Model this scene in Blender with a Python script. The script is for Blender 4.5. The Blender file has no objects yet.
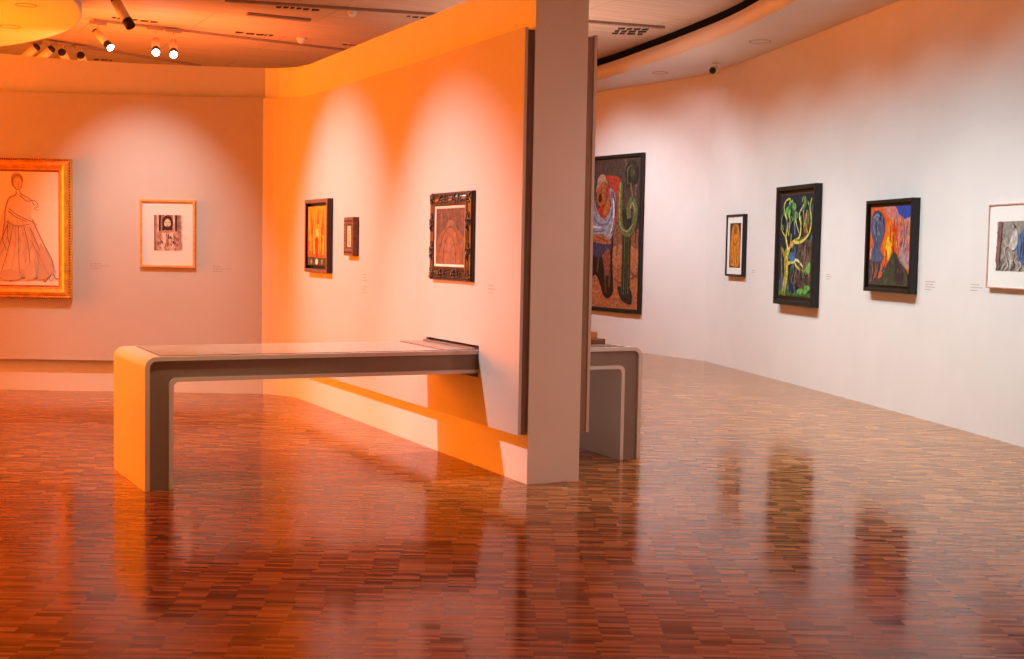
import bpy, bmesh, math, random
from mathutils import Vector, Matrix
random.seed(7)
S = bpy.context.scene
COL = S.collection
H = 1.45
# ------------------------------------------------------------------ camera
F, PITCH, ROLL, YAW = 1265.825, 0.0621367, -0.0185836, 0.4661766
fw = Vector((math.sin(YAW)*math.cos(PITCH), math.cos(YAW)*math.cos(PITCH), -math.sin(PITCH)))
rt = Vector((math.cos(YAW), -math.sin(YAW), 0))
up = rt.cross(fw)
r2 = math.cos(ROLL)*rt - math.sin(ROLL)*up
u2 = math.sin(ROLL)*rt + math.cos(ROLL)*up
cam = bpy.data.cameras.new('camera'); cam.sensor_width = 36; cam.lens = F/1024*36
cam.clip_start = .05; cam.clip_end = 200
co = bpy.data.objects.new('camera', cam); COL.objects.link(co)
co.matrix_world = Matrix(((r2.x, u2.x, -fw.x, 0), (r2.y, u2.y, -fw.y, 0), (r2.z, u2.z, -fw.z, H), (0, 0, 0, 1)))
S.camera = co
# ------------------------------------------------------------------ materials
def lin(c):
    c = c/255
    return c/12.92 if c <= .04045 else ((c+.055)/1.055)**2.4
def rgb(c): return (lin(c[0]), lin(c[1]), lin(c[2]), 1)
MATS = {}
def mat(name, c, rough=.6, noise=.05, scale=6, metal=0, spec=.4, bump=0, stretch=(1, 1, 1), coat=0, linear=False):
    """procedural paint: a colour with noise mottling and an optional fine bump"""
    if name in MATS: return MATS[name]
    m = bpy.data.materials.new(name); m.use_nodes = True
    n = m.node_tree.nodes; l = m.node_tree.links
    b = n['Principled BSDF']
    tc = n.new('ShaderNodeTexCoord'); mp = n.new('ShaderNodeMapping'); mp.inputs['Scale'].default_value = stretch
    nz = n.new('ShaderNodeTexNoise'); nz.inputs['Scale'].default_value = scale; nz.inputs['Detail'].default_value = 5
    l.new(tc.outputs['Object'], mp.inputs[0]); l.new(mp.outputs[0], nz.inputs['Vector'])
    rp = n.new('ShaderNodeValToRGB')
    base = c if linear else rgb(c)[:3]
    lo = [max(0, x*(1-noise)) for x in base]; hi = [min(1, x*(1+noise)) for x in base]
    rp.color_ramp.elements[0].position = .3; rp.color_ramp.elements[1].position = .7
    rp.color_ramp.elements[0].color = (*lo, 1); rp.color_ramp.elements[1].color = (*hi, 1)
    l.new(nz.outputs[0], rp.inputs[0]); l.new(rp.outputs[0], b.inputs['Base Color'])
    b.inputs['Roughness'].default_value = rough; b.inputs['Metallic'].default_value = metal
    b.inputs['Specular IOR Level'].default_value = spec; b.inputs['Coat Weight'].default_value = coat
    if bump:
        bp = n.new('ShaderNodeBump'); bp.inputs['Strength'].default_value = bump; bp.inputs['Distance'].default_value = .004
        l.new(nz.outputs[0], bp.inputs['Height']); l.new(bp.outputs[0], b.inputs['Normal'])
    MATS[name] = m
    return m
def emit(name, c, s):
    m = bpy.data.materials.new(name); m.use_nodes = True
    b = m.node_tree.nodes['Principled BSDF']
    b.inputs['Base Color'].default_value = (.8, .8, .8, 1)
    b.inputs['Emission Color'].default_value = (*c, 1); b.inputs['Emission Strength'].default_value = s
    return m
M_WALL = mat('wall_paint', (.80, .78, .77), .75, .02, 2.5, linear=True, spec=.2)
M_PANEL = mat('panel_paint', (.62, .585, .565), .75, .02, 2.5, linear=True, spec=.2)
M_SOFFIT = mat('soffit_paint', (.78, .75, .73), .7, .02, 2, linear=True, spec=.25)
M_TABLE = mat('table_lacquer', (.74, .70, .68), .38, .02, 3, linear=True, spec=.45)
M_TSIDE = mat('table_side_panel', (.26, .21, .18), .5, .04, 8, linear=True)
M_GAP = mat('gap_shade_black', (.006, .006, .006), .9, .2, 10, linear=True, spec=.1)  # black that paints in the shade of the gaps above the soffits
M_BATTEN = mat('brown_batten', (.17, .11, .08), .7, .2, 9, linear=True, stretch=(6, 6, .5))
M_BLACKF = mat('black_frame', (.012, .011, .011), .4, .3, 20, linear=True, spec=.4)
M_DKFRAME = mat('ebony_frame', (.030, .019, .014), .4, .35, 16, linear=True, spec=.5)
M_BROWNF = mat('walnut_frame', (.19, .09, .045), .4, .35, 14, linear=True, stretch=(1, 1, 4))
M_GOLD = mat('gold_leaf', (.85, .45, .07), .5, .18, 18, metal=.3, linear=True, bump=.3)
M_GOLDD = mat('dark_gold', (.40, .17, .03), .45, .3, 22, metal=.6, linear=True)
M_OAK = mat('oak_frame', (.78, .40, .12), .45, .15, 10, linear=True, stretch=(1, 1, 6))
M_PINKF = mat('pale_wood_frame', (.60, .37, .31), .5, .12, 10, linear=True)
M_MATB = mat('mat_board', (.86, .85, .83), .8, .01, 30, linear=True, spec=.2)
M_SPOT = mat('spot_body', (.80, .62, .42), .4, .04, 8, linear=True)
M_BLACK = mat('black_plastic', (.012, .012, .014), .4, .2, 20, linear=True)
M_TRACK = mat('track_metal', (.30, .22, .18), .5, .1, 8, linear=True)
M_WHITEP = mat('white_plastic', (.82, .80, .78), .45, .02, 8, linear=True)
M_TEXT = mat('label_print', (.46, .40, .38), .8, .1, 40, linear=True)
M_VENT = mat('vent_slot', (.02, .014, .01), .8, .3, 20, linear=True)
M_LENS = emit('lit_lens', (.9, .95, 1.0), 30)
M_WOOD1 = mat('block_wood', (.50, .20, .055), .5, .3, 12, linear=True, stretch=(1, 8, 8))
M_WOOD2 = mat('slab_wood', (.20, .075, .03), .5, .3, 12, linear=True, stretch=(1, 8, 8))

def floor_material():
    m = bpy.data.materials.new('parquet'); m.use_nodes = True
    n = m.node_tree.nodes; l = m.node_tree.links; b = n['Principled BSDF']
    def mth(op, a, c=None):
        x = n.new('ShaderNodeMath'); x.operation = op
        for i, v in enumerate((a, c)):
            if v is None: continue
            if isinstance(v, (int, float)): x.inputs[i].default_value = v
            else: l.new(v, x.inputs[i])
        return x.outputs[0]
    tc = n.new('ShaderNodeTexCoord'); mp = n.new('ShaderNodeMapping')
    mp.inputs['Rotation'].default_value = (0, 0, YAW)      # strips run across the sight line of the hall
    l.new(tc.outputs['Object'], mp.inputs[0])
    sp = n.new('ShaderNodeSeparateXYZ'); l.new(mp.outputs[0], sp.inputs[0])
    W, T = .122, .0244
    rowf = mth('DIVIDE', sp.outputs[1], T); row = mth('FLOOR', rowf)
    block = mth('FLOOR', mth('DIVIDE', row, 5.0))
    wb = n.new('ShaderNodeTexWhiteNoise'); wb.noise_dimensions = '1D'; l.new(block, wb.inputs['W'])
    off = mth('MULTIPLY', wb.outputs['Value'], .35)
    colf = mth('ADD', mth('DIVIDE', sp.outputs[0], W), off); colm = mth('FLOOR', colf)
    cmb = n.new('ShaderNodeCombineXYZ'); l.new(colm, cmb.inputs[0]); l.new(row, cmb.inputs[1])
    wn = n.new('ShaderNodeTexWhiteNoise'); wn.noise_dimensions = '2D'; l.new(cmb.outputs[0], wn.inputs['Vector'])
    cmb2 = n.new('ShaderNodeCombineXYZ'); l.new(colm, cmb2.inputs[0]); l.new(block, cmb2.inputs[1])
    wn2 = n.new('ShaderNodeTexWhiteNoise'); wn2.noise_dimensions = '2D'; l.new(cmb2.outputs[0], wn2.inputs['Vector'])
    g = n.new('ShaderNodeTexNoise'); g.inputs['Scale'].default_value = 9; g.inputs['Detail'].default_value = 6
    mp2 = n.new('ShaderNodeMapping'); mp2.inputs['Scale'].default_value = (1, 14, 1); l.new(mp.outputs[0], mp2.inputs[0]); l.new(mp2.outputs[0], g.inputs['Vector'])
    v = mth('ADD', mth('ADD', mth('MULTIPLY', wn.outputs['Value'], .68), mth('MULTIPLY', wn2.outputs['Value'], .07)), mth('MULTIPLY', g.outputs[0], .34))
    rp = n.new('ShaderNodeValToRGB'); cr = rp.color_ramp
    cr.elements[0].position = .12; cr.elements[0].color = (.105, .029, .008, 1)
    cr.elements[1].position = .95; cr.elements[1].color = (.53, .23, .070, 1)
    e = cr.elements.new(.5); e.color = (.280, .092, .021, 1)
    l.new(v, rp.inputs[0])
    # thin joints
    fx = mth('ABSOLUTE', mth('SUBTRACT', mth('FRACT', colf), .5)); fy = mth('ABSOLUTE', mth('SUBTRACT', mth('FRACT', rowf), .5))
    joint = mth('MAXIMUM', mth('GREATER_THAN', fx, .494), mth('GREATER_THAN', fy, .478))
    mx = n.new('ShaderNodeMix'); mx.data_type = 'RGBA'
    l.new(mth('MULTIPLY', joint, .45), mx.inputs['Factor']); l.new(rp.outputs[0], mx.inputs['A']); mx.inputs['B'].default_value = (.05, .014, .006, 1)
    l.new(mx.outputs['Result'], b.inputs['Base Color'])
    b.inputs['Specular IOR Level'].default_value = .5; b.inputs['IOR'].default_value = 1.27; b.inputs['Specular Tint'].default_value = (1, .66, .47, 1)
    r = mth('ADD', .09, mth('MULTIPLY', wn.outputs['Value'], .08)); l.new(r, b.inputs['Roughness'])
    # each strip lies a hair out of level
    geo = n.new('ShaderNodeNewGeometry')
    vs = n.new('ShaderNodeVectorMath'); vs.operation = 'SUBTRACT'; l.new(wn.outputs['Color'], vs.inputs[0]); vs.inputs[1].default_value = (.5, .5, .5)
    vm = n.new('ShaderNodeVectorMath'); vm.operation = 'MULTIPLY'; l.new(vs.outputs[0], vm.inputs[0]); vm.inputs[1].default_value = (.004, .012, 0)
    va = n.new('ShaderNodeVectorMath'); va.operation = 'ADD'; l.new(geo.outputs['Normal'], va.inputs[0]); l.new(vm.outputs[0], va.inputs[1])
    vn = n.new('ShaderNodeVectorMath'); vn.operation = 'NORMALIZE'; l.new(va.outputs[0], vn.inputs[0])
    l.new(vn.outputs[0], b.inputs['Normal'])
    return m

def ceiling_material():
    m = bpy.data.materials.new('ceiling_boards'); m.use_nodes = True
    n = m.node_tree.nodes; l = m.node_tree.links; b = n['Principled BSDF']
    tc = n.new('ShaderNodeTexCoord'); mp = n.new('ShaderNodeMapping'); mp.inputs['Scale'].default_value = (.5, 9, 1)
    l.new(tc.outputs['Object'], mp.inputs[0])
    nz = n.new('ShaderNodeTexNoise'); nz.inputs['Scale'].default_value = 2.2; nz.inputs['Detail'].default_value = 6
    l.new(mp.outputs[0], nz.inputs['Vector'])
    br = n.new('ShaderNodeTexBrick'); br.inputs['Scale'].default_value = 1; br.inputs['Brick Width'].default_value = 2.4; br.inputs['Row Height'].default_value = 1.25
    br.inputs['Mortar Size'].default_value = .006; br.inputs['Color1'].default_value = (1, 1, 1, 1); br.inputs['Color2'].default_value = (.93, .93, .93, 1); br.inputs['Mortar'].default_value = (.55, .5, .46, 1)
    l.new(tc.outputs['Object'], br.inputs['Vector'])
    rp = n.new('ShaderNodeValToRGB'); rp.color_ramp.elements[0].position = .3; rp.color_ramp.elements[1].position = .7
    rp.color_ramp.elements[0].color = (.56, .44, .36, 1); rp.color_ramp.elements[1].color = (.70, .57, .48, 1)
    l.new(nz.outputs[0], rp.inputs[0])
    mx = n.new('ShaderNodeMix'); mx.data_type = 'RGBA'; mx.blend_type = 'MULTIPLY'; mx.inputs['Factor'].default_value = 1
    l.new(rp.outputs[0], mx.inputs['A']); l.new(br.outputs[0], mx.inputs['B']); l.new(mx.outputs['Result'], b.inputs['Base Color'])
    b.inputs['Roughness'].default_value = .6; b.inputs['Specular IOR Level'].default_value = .3
    return m

# ------------------------------------------------------------------ object helpers
def link(name, bm, mats, parent=None, smooth=False, auto=None):
    me = bpy.data.meshes.new(name); bmesh.ops.recalc_face_normals(bm, faces=bm.faces[:]) if auto is None else None
    bm.to_mesh(me); bm.free()
    for m in (mats if isinstance(mats, list) else [mats]): me.materials.append(m)
    if smooth:
        for p in me.polygons: p.use_smooth = True
    o = bpy.data.objects.new(name, me); COL.objects.link(o)
    if parent: o.parent = parent
    return o
def thing(name, label, cat, loc=(0, 0, 0), rz=0, group=None):
    o = bpy.data.objects.new(name, None); COL.objects.link(o); o.empty_display_size = .1
    o.location = loc; o.rotation_euler = (0, 0, rz); o['label'] = label; o['category'] = cat
    if group: o['group'] = group
    return o
def tag(o, label, cat, group=None):
    o['label'] = label; o['category'] = cat
    if group: o['group'] = group
    return o
def struct(o, label=None, cat=None):
    o['kind'] = 'structure'
    if label: o['label'] = label; o['category'] = cat
    return o
def box(bm, x0, x1, y0, y1, z0, z1, mi=0):
    v = [bm.verts.new((x, y, z)) for z in (z0, z1) for x, y in ((x0, y0), (x1, y0), (x1, y1), (x0, y1))]
    for f in ((0, 3, 2, 1), (4, 5, 6, 7), (0, 1, 5, 4), (1, 2, 6, 5), (2, 3, 7, 6), (3, 0, 4, 7)):
        q = bm.faces.new([v[i] for i in f]); q.material_index = mi
def bev(bm, off, seg=2):
    bmesh.ops.bevel(bm, geom=bm.edges[:], offset=off, segments=seg, affect='EDGES', profile=.5)
def cyl(bm, p, q, r0, r1=None, seg=20, caps=True, mi=0):
    """tapered cylinder from p to q"""
    r1 = r0 if r1 is None else r1
    p, q = Vector(p), Vector(q); d = (q-p).normalized()
    a = d.orthogonal().normalized(); b = d.cross(a)
    A = [bm.verts.new(p+r0*(math.cos(t)*a+math.sin(t)*b)) for t in [2*math.pi*i/seg for i in range(seg)]]
    B = [bm.verts.new(q+r1*(math.cos(t)*a+math.sin(t)*b)) for t in [2*math.pi*i/seg for i in range(seg)]]
    for i in range(seg):
        f = bm.faces.new((A[i], A[(i+1) % seg], B[(i+1) % seg], B[i])); f.material_index = mi; f.smooth = True
    if caps:
        for L in (A[::-1], B): bm.faces.new(L).material_index = mi
def lathe(bm, prof, seg=24, mi=0):
    """profile of (r, z) swept round the local z axis"""
    rings = [[bm.verts.new((r*math.cos(2*math.pi*i/seg), r*math.sin(2*math.pi*i/seg), z)) for i in range(seg)] for r, z in prof]
    for A, B in zip(rings, rings[1:]):
        for i in range(seg):
            f = bm.faces.new((A[i], A[(i+1) % seg], B[(i+1) % seg], B[i])); f.smooth = True; f.material_index = mi
    bm.faces.new(rings[0][::-1]).material_index = mi; bm.faces.new(rings[-1]).material_index = mi
def wall_strip(bm, pts, thick, z0, z1, side=1):
    """upright slab along a plan polyline; pts = (x, y[, ztop]); thickness goes to the right of travel * side"""
    P = [Vector((p[0], p[1])) for p in pts]; Z = [p[2] if len(p) > 2 else z1 for p in pts]
    N = []
    for i in range(len(P)):
        d = (P[min(i+1, len(P)-1)]-P[max(i-1, 0)]).normalized(); N.append(Vector((d.y, -d.x))*side*thick)
    ring = [[bm.verts.new((p.x, p.y, z0)), bm.verts.new((p.x, p.y, zt)), bm.verts.new((p.x+n.x, p.y+n.y, zt)), bm.verts.new((p.x+n.x, p.y+n.y, z0))] for p, n, zt in zip(P, N, Z)]
    for A, B in zip(ring, ring[1:]):
        for k in range(4): bm.faces.new((A[k], A[(k+1) % 4], B[(k+1) % 4], B[k]))
    bm.faces.new(ring[0]); bm.faces.new(ring[-1][::-1])

# ------------------------------------------------------------------ setting
CEIL = 4.18
bm = bmesh.new(); box(bm, -10, 13, -7, 27, -.1, 0); struct(link('floor', bm, floor_material()))
bm = bmesh.new(); box(bm, -10, 14, -7, 28, CEIL, CEIL+.1); struct(link('ceiling', bm, ceiling_material()))
# left wall: straight run, crease, rounded corner that becomes the partition
corner = [(3.605, 11.5, 3.14), (3.60, 11.66, 3.145), (3.585, 11.78, 3.15), (3.55, 11.89, 3.155), (3.49, 12.02, 3.16), (3.39, 12.15, 3.168)]
left = [(2.822, 12.423, 3.176), (2.216, 12.714, 3.19), (1.61, 13.005, 3.215), (1.10, 13.25, 3.255), (-.9, 14.21, 3.36), (-4, 15.70, 3.4), (-9, 18.1, 3.4)]
bm = bmesh.new(); wall_strip(bm, corner+left, .25, 0, 3.2, 1); struct(link('wall_left', bm, M_WALL))
# partition with the through-slot for the display table
TY0, TY1, SZ0, SZ1 = 7.505, 8.395, .613, .823
bm = bmesh.new(); X0, X1 = 3.605, 3.975; ZT = 3.135
box(bm, X0, X1, 6.92, TY0, 0, ZT); box(bm, X0, X1, TY1, 11.75, 0, ZT)
box(bm, X0, X1, TY0, TY1, 0, SZ0); box(bm, X0, X1, TY0, TY1, SZ1, ZT)
bmesh.ops.remove_doubles(bm, verts=bm.verts[:], dist=.0005)
struct(link('wall_center', bm, M_WALL))
# cladding panels hung in front of the walls
def cladding(name, pts, zt, slot, thick, out):
    """pts: plan polyline of the FRONT face; slot: (y0, y1) hole or None"""
    bm = bmesh.new()
    zs = [.31, SZ0, SZ1, None]
    P = [Vector((p[0], p[1])) for p in pts]
    T = [p[2] if len(p) > 2 else zt for p in pts]
    N = []
    for i in range(len(P)):
        d = (P[min(i+1, len(P)-1)]-P[max(i-1, 0)]).normalized(); N.append(Vector((d.y, -d.x))*out)
    def g(i, k, dep):
        z = T[i] if zs[k] is None else zs[k]
        return bm.verts.new((P[i].x-N[i].x*dep, P[i].y-N[i].y*dep, z))
    Fv = [[g(i, k, 0) for k in range(4)] for i in range(len(P))]
    Bv = [[g(i, k, thick) for k in range(4)] for i in range(len(P))]
    hole = lambda i, k: slot and k == 1 and P[i].y >= slot[0]-.001 and P[i+1].y <= slot[1]+.001
    for i in range(len(P)-1):
        for k in range(3):
            if hole(i, k):
                for a, b in (((i, 1), (i+1, 1)), ((i, 2), (i+1, 2)), ((i, 1), (i, 2)), ((i+1, 1), (i+1, 2))):
                    bm.faces.new((Fv[a[0]][a[1]], Fv[b[0]][b[1]], Bv[b[0]][b[1]], Bv[a[0]][a[1]]))
                continue
            bm.faces.new((Fv[i][k], Fv[i+1][k], Fv[i+1][k+1], Fv[i][k+1]))
            bm.faces.new((Bv[i][k], Bv[i+1][k], Bv[i+1][k+1], Bv[i][k+1]))
        for k in (0, 3): bm.faces.new((Fv[i][k], Fv[i+1][k], Bv[i+1][k], Bv[i][k]))
    for i in (0, len(P)-1):
        for k in range(3): bm.faces.new((Fv[i][k], Fv[i][k+1], Bv[i][k+1], Bv[i][k]))
    return link(name, bm, M_PANEL)
def off(pts, d):
    o = []
    for i, p in enumerate(pts):
        a = Vector(pts[max(i-1, 0)][:2]); b = Vector(pts[min(i+1, len(pts)-1)][:2]); t = (b-a).normalized()
        o.append((p[0]-t.y*d, p[1]+t.x*d))
    return o
cpts = off([(p[0], p[1]) for p in corner]+[(left[0][0], left[0][1])], .07)[:-1]
cpts[0] = (3.535, 11.46)
front = [(3.535, 6.92), (3.535, TY0), (3.535, TY1), (3.535, 9.6), (3.535, 10.7)]
tops = [2.806, 2.806, 2.806, 2.81, 2.815, 2.83, 2.845, 2.85, 2.855, 2.862, 2.868]
pp = [(x, y, t) for (x, y), t in zip(front+cpts, tops)]
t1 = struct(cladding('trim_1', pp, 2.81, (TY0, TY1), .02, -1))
lp = off([(p[0], p[1]) for p in corner[-2:]]+[(p[0], p[1]) for p in left], .07)
ltop = [0, 2.87, 2.873, 2.876, 2.879, 2.884, 2.90, 2.9, 2.9]
lq = [cpts[-1]]+lp[2:]
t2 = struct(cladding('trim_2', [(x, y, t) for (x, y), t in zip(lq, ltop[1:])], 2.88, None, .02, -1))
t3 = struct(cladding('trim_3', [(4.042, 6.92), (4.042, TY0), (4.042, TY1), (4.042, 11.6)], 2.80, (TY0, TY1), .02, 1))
bm = bmesh.new(); box(bm, 3.5552, 3.6045, 6.932, TY0-.02, .312, 2.795); box(bm, 3.5552, 3.6045, TY1+.02, TY1+.07, .312, 2.795); link('batten', bm, M_BATTEN, t1)
bm = bmesh.new(); box(bm, 3.9755, 4.0218, 6.926, TY0-.02, .312, 2.785); box(bm, 3.9755, 4.0218, TY1+.02, TY1+.07, .312, 2.785); link('batten', bm, mat('light_batten', (.30, .21, .155), .7, .15, 9, linear=True, stretch=(6, 6, .5)), t3)
# curved right-hand wall
def rwx(y): return -3.5919e-3*y*y+.366766*y+5.58435
rw = [(rwx(y), y) for y in [-5+.6*i for i in range(32)] if y < 13.7]
rw += [(rwx(13.9), 13.9), (10.06, 14.16), (10.025, 14.7), (9.965, 15.3), (9.90, 16), (9.74, 17.4), (9.58, 19), (9.4, 22), (9.3, 26)]
bm = bmesh.new(); wall_strip(bm, rw, .25, 0, CEIL-.002, 1); struct(link('wall_right', bm, M_WALL))
# dropped soffit ring along the right-hand wall
ring = [(4.6, 4.4), (5.7, 5.8), (6.6, 7.15), (7.3, 8.5), (7.87, 9.83), (8.10, 10.5), (8.35, 11.26), (8.53, 11.95), (8.68, 12.69), (8.82, 13.43), (8.94, 14.2), (9.06, 14.95), (9.14, 15.67), (9.15, 16.6), (9.05, 18)]
def smooth(pts, n=5):
    o = []
    for i in range(len(pts)-1):
        p0, p1, p2, p3 = [Vector(pts[min(max(j, 0), len(pts)-1)]) for j in (i-1, i, i+1, i+2)]
        for k in range(n):
            t = k/n; o.append(.5*((2*p1)+(p2-p0)*t+(2*p0-5*p1+4*p2-p3)*t*t+(3*p1-p0-3*p2+p3)*t**3))
    o.append(Vector(pts[-1])); return o
rs = smooth(ring)
def wall_at(y):
    for a, b in zip(rw, rw[1:]):
        if a[1] <= y <= b[1]: return a[0]+(b[0]-a[0])*(y-a[1])/(b[1]-a[1])
bm = bmesh.new()
sec = []
for p in rs:
    xw = wall_at(p.y)-.004
    sec.append([bm.verts.new((p.x, p.y, 3.87)), bm.verts.new((p.x, p.y, 4.075)), bm.verts.new((p.x+.05, p.y, 4.075)), bm.verts.new((xw, p.y, 4.075)), bm.verts.new((xw, p.y, 3.87))])
for A, B in zip(sec, sec[1:]):
    for k in range(5): bm.faces.new((A[k], A[(k+1) % 5], B[(k+1) % 5], B[k]))
bm.faces.new(sec[0]); bm.faces.new(sec[-1][::-1])
bmesh.ops.recalc_face_normals(bm, faces=bm.faces[:])
tr = struct(link('trim_4', bm, M_SOFFIT))
for p in tr.data.polygons: p.use_smooth = abs(p.normal.z) < .5
bm = bmesh.new(); wall_strip(bm, [(p.x+.03, p.y) for p in rs], .03, 4.075, CEIL-.002, 1); link('gap_shade', bm, M_GAP, tr)  # black strip standing in for the shade inside the open gap
# round soffit at the upper left
bm = bmesh.new(); lathe(bm, [(4.64, 3.87), (4.67, 3.88), (4.67, 4.05), (4.60, 4.06)], 96)
dsk = struct(link('trim_5', bm, M_SOFFIT)); dsk.location = (-2.64, 14.88, 0)
bm = bmesh.new(); lathe(bm, [(4.55, 4.055), (4.55, CEIL-.002)], 96); o = link('gap_shade', bm, M_GAP, dsk)  # black band painting the darkness between round soffit and ceiling

# ------------------------------------------------------------------ display table through the partition
tab = thing('display_table', 'long white display table passing through a slot in the partition wall', 'table', (1.395, 7.52, 0))
L = 4.815-1.395; TH = .791; D = .86; BEAM = .150/.166   # the top is a little thinner than the legs
def upath(o, r):
    """U outline inset by o from the outer shell, rounded at both upper corners"""
    pts = [(o, 0)]
    for k in range(9):
        a = math.pi-k*math.pi/16; pts.append((o+r+r*math.cos(a), TH-o*BEAM-r+r*math.sin(a)))
    for k in range(9):
        a = math.pi/2-k*math.pi/16; pts.append((L-o-r+r*math.cos(a), TH-o*BEAM-r+r*math.sin(a)))
    pts.append((L-o, 0)); return pts
def ushell(bm, o0, r0, o1, r1, y0, y1):
    A, B = upath(o0, r0), upath(o1, r1)
    R = [[bm.verts.new((p[0]-(.036*y/D if p[0] < .5 else 0), y, p[1])) for p in C] for C in (A, B) for y in (y0, y1)]   # A0 A1 B0 B1
    for i in range(len(A)-1):
        for a, b in ((0, 1), (1, 3), (3, 2), (2, 0)):
            f = bm.faces.new((R[a][i], R[a][i+1], R[b][i+1], R[b][i])); f.smooth = False
    for i in (0, len(A)-1): bm.faces.new((R[0][i], R[1][i], R[3][i], R[2][i]))
def shade(o, ang=.6):
    for p in o.data.polygons: p.use_smooth = True
    o.data.set_sharp_from_angle(angle=ang)
bm = bmesh.new(); ushell(bm, 0, .065, .028, .04, 0, D); shade(link('outer_shell', bm, M_TABLE, tab))
bm = bmesh.new(); ushell(bm, .140, .045, .166, .03, 0, D); shade(link('inner_shell', bm, M_TABLE, tab))
bm = bmesh.new(); ushell(bm, .0285, .05, .1395, .045, .016, .03); shade(link('side_panel', bm, M_TSIDE, tab)); tab.children[-1]['label'] = 'recessed grey side panel'
bm = bmesh.new(); ushell(bm, .0285, .05, .1395, .045, D-.03, D-.016); shade(link('side_panel', bm, M_TSIDE, tab)); tab.children[-1]['label'] = 'recessed grey side panel'
M_GLASS = mat('case_glass', (.56, .46, .41), .06, .03, 3, linear=True, spec=.6)
M_CASE = mat('case_edge', (.10, .09, .085), .4, .1, 10, linear=True)
for x0, x1 in ((.10, 2.15-.02), (2.66, 3.30)):
    bm = bmesh.new(); box(bm, x0, x1, .05, D-.06, TH+.0006, TH+.0036); g = link('glass_top', bm, M_GLASS, tab)
    bm = bmesh.new()
    e = .007
    box(bm, x0-e, x0, .05-e, D-.06+e, TH+.0003, TH+.003); box(bm, x1, x1+e, .05-e, D-.06+e, TH+.0003, TH+.003)
    box(bm, x0, x1, .05-e, .05, TH+.0003, TH+.003); box(bm, x0, x1, D-.06, D-.06+e, TH+.0003, TH+.003)
    link('seal', bm, M_CASE, g)
# grey-blue plate standing in for reflections in the glass at the slot mouth
bm = bmesh.new(); box(bm, 1.92, 2.128, .02, D-.02, TH+.0006, TH+.008); box(bm, 2.10, 2.128, .02, D-.02, TH+.008, TH+.018)
link('slot_glint', bm, mat('slot_reflection', (.42, .45, .47), .25, .05, 8, metal=.8, linear=True), tab)

# small sculpture on the far end of the table
sc = thing('wooden_sculpture', 'small orange-brown wooden block on a dark slab at the right end of the table', 'sculpture', (4.53, 7.86, TH+.0045))
bm = bmesh.new(); box(bm, -.14, .14, -.075, .075, 0, .036); bev(bm, .004); link('slab', bm, M_WOOD2, sc)
bm = bmesh.new(); box(bm, -.125, .085, -.055, .055, .036, .086); bev(bm, .005); link('block', bm, M_WOOD1, sc)
bm = bmesh.new(); lathe(bm, [(.02, .086), (.024, .092), (.013, .10), (.024, .112), (.02, .124), (.008, .13)], 16); o = link('finial', bm, M_BLACK, sc); o.location = (.01, 0, 0); o['label'] = 'dark finial'

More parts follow.
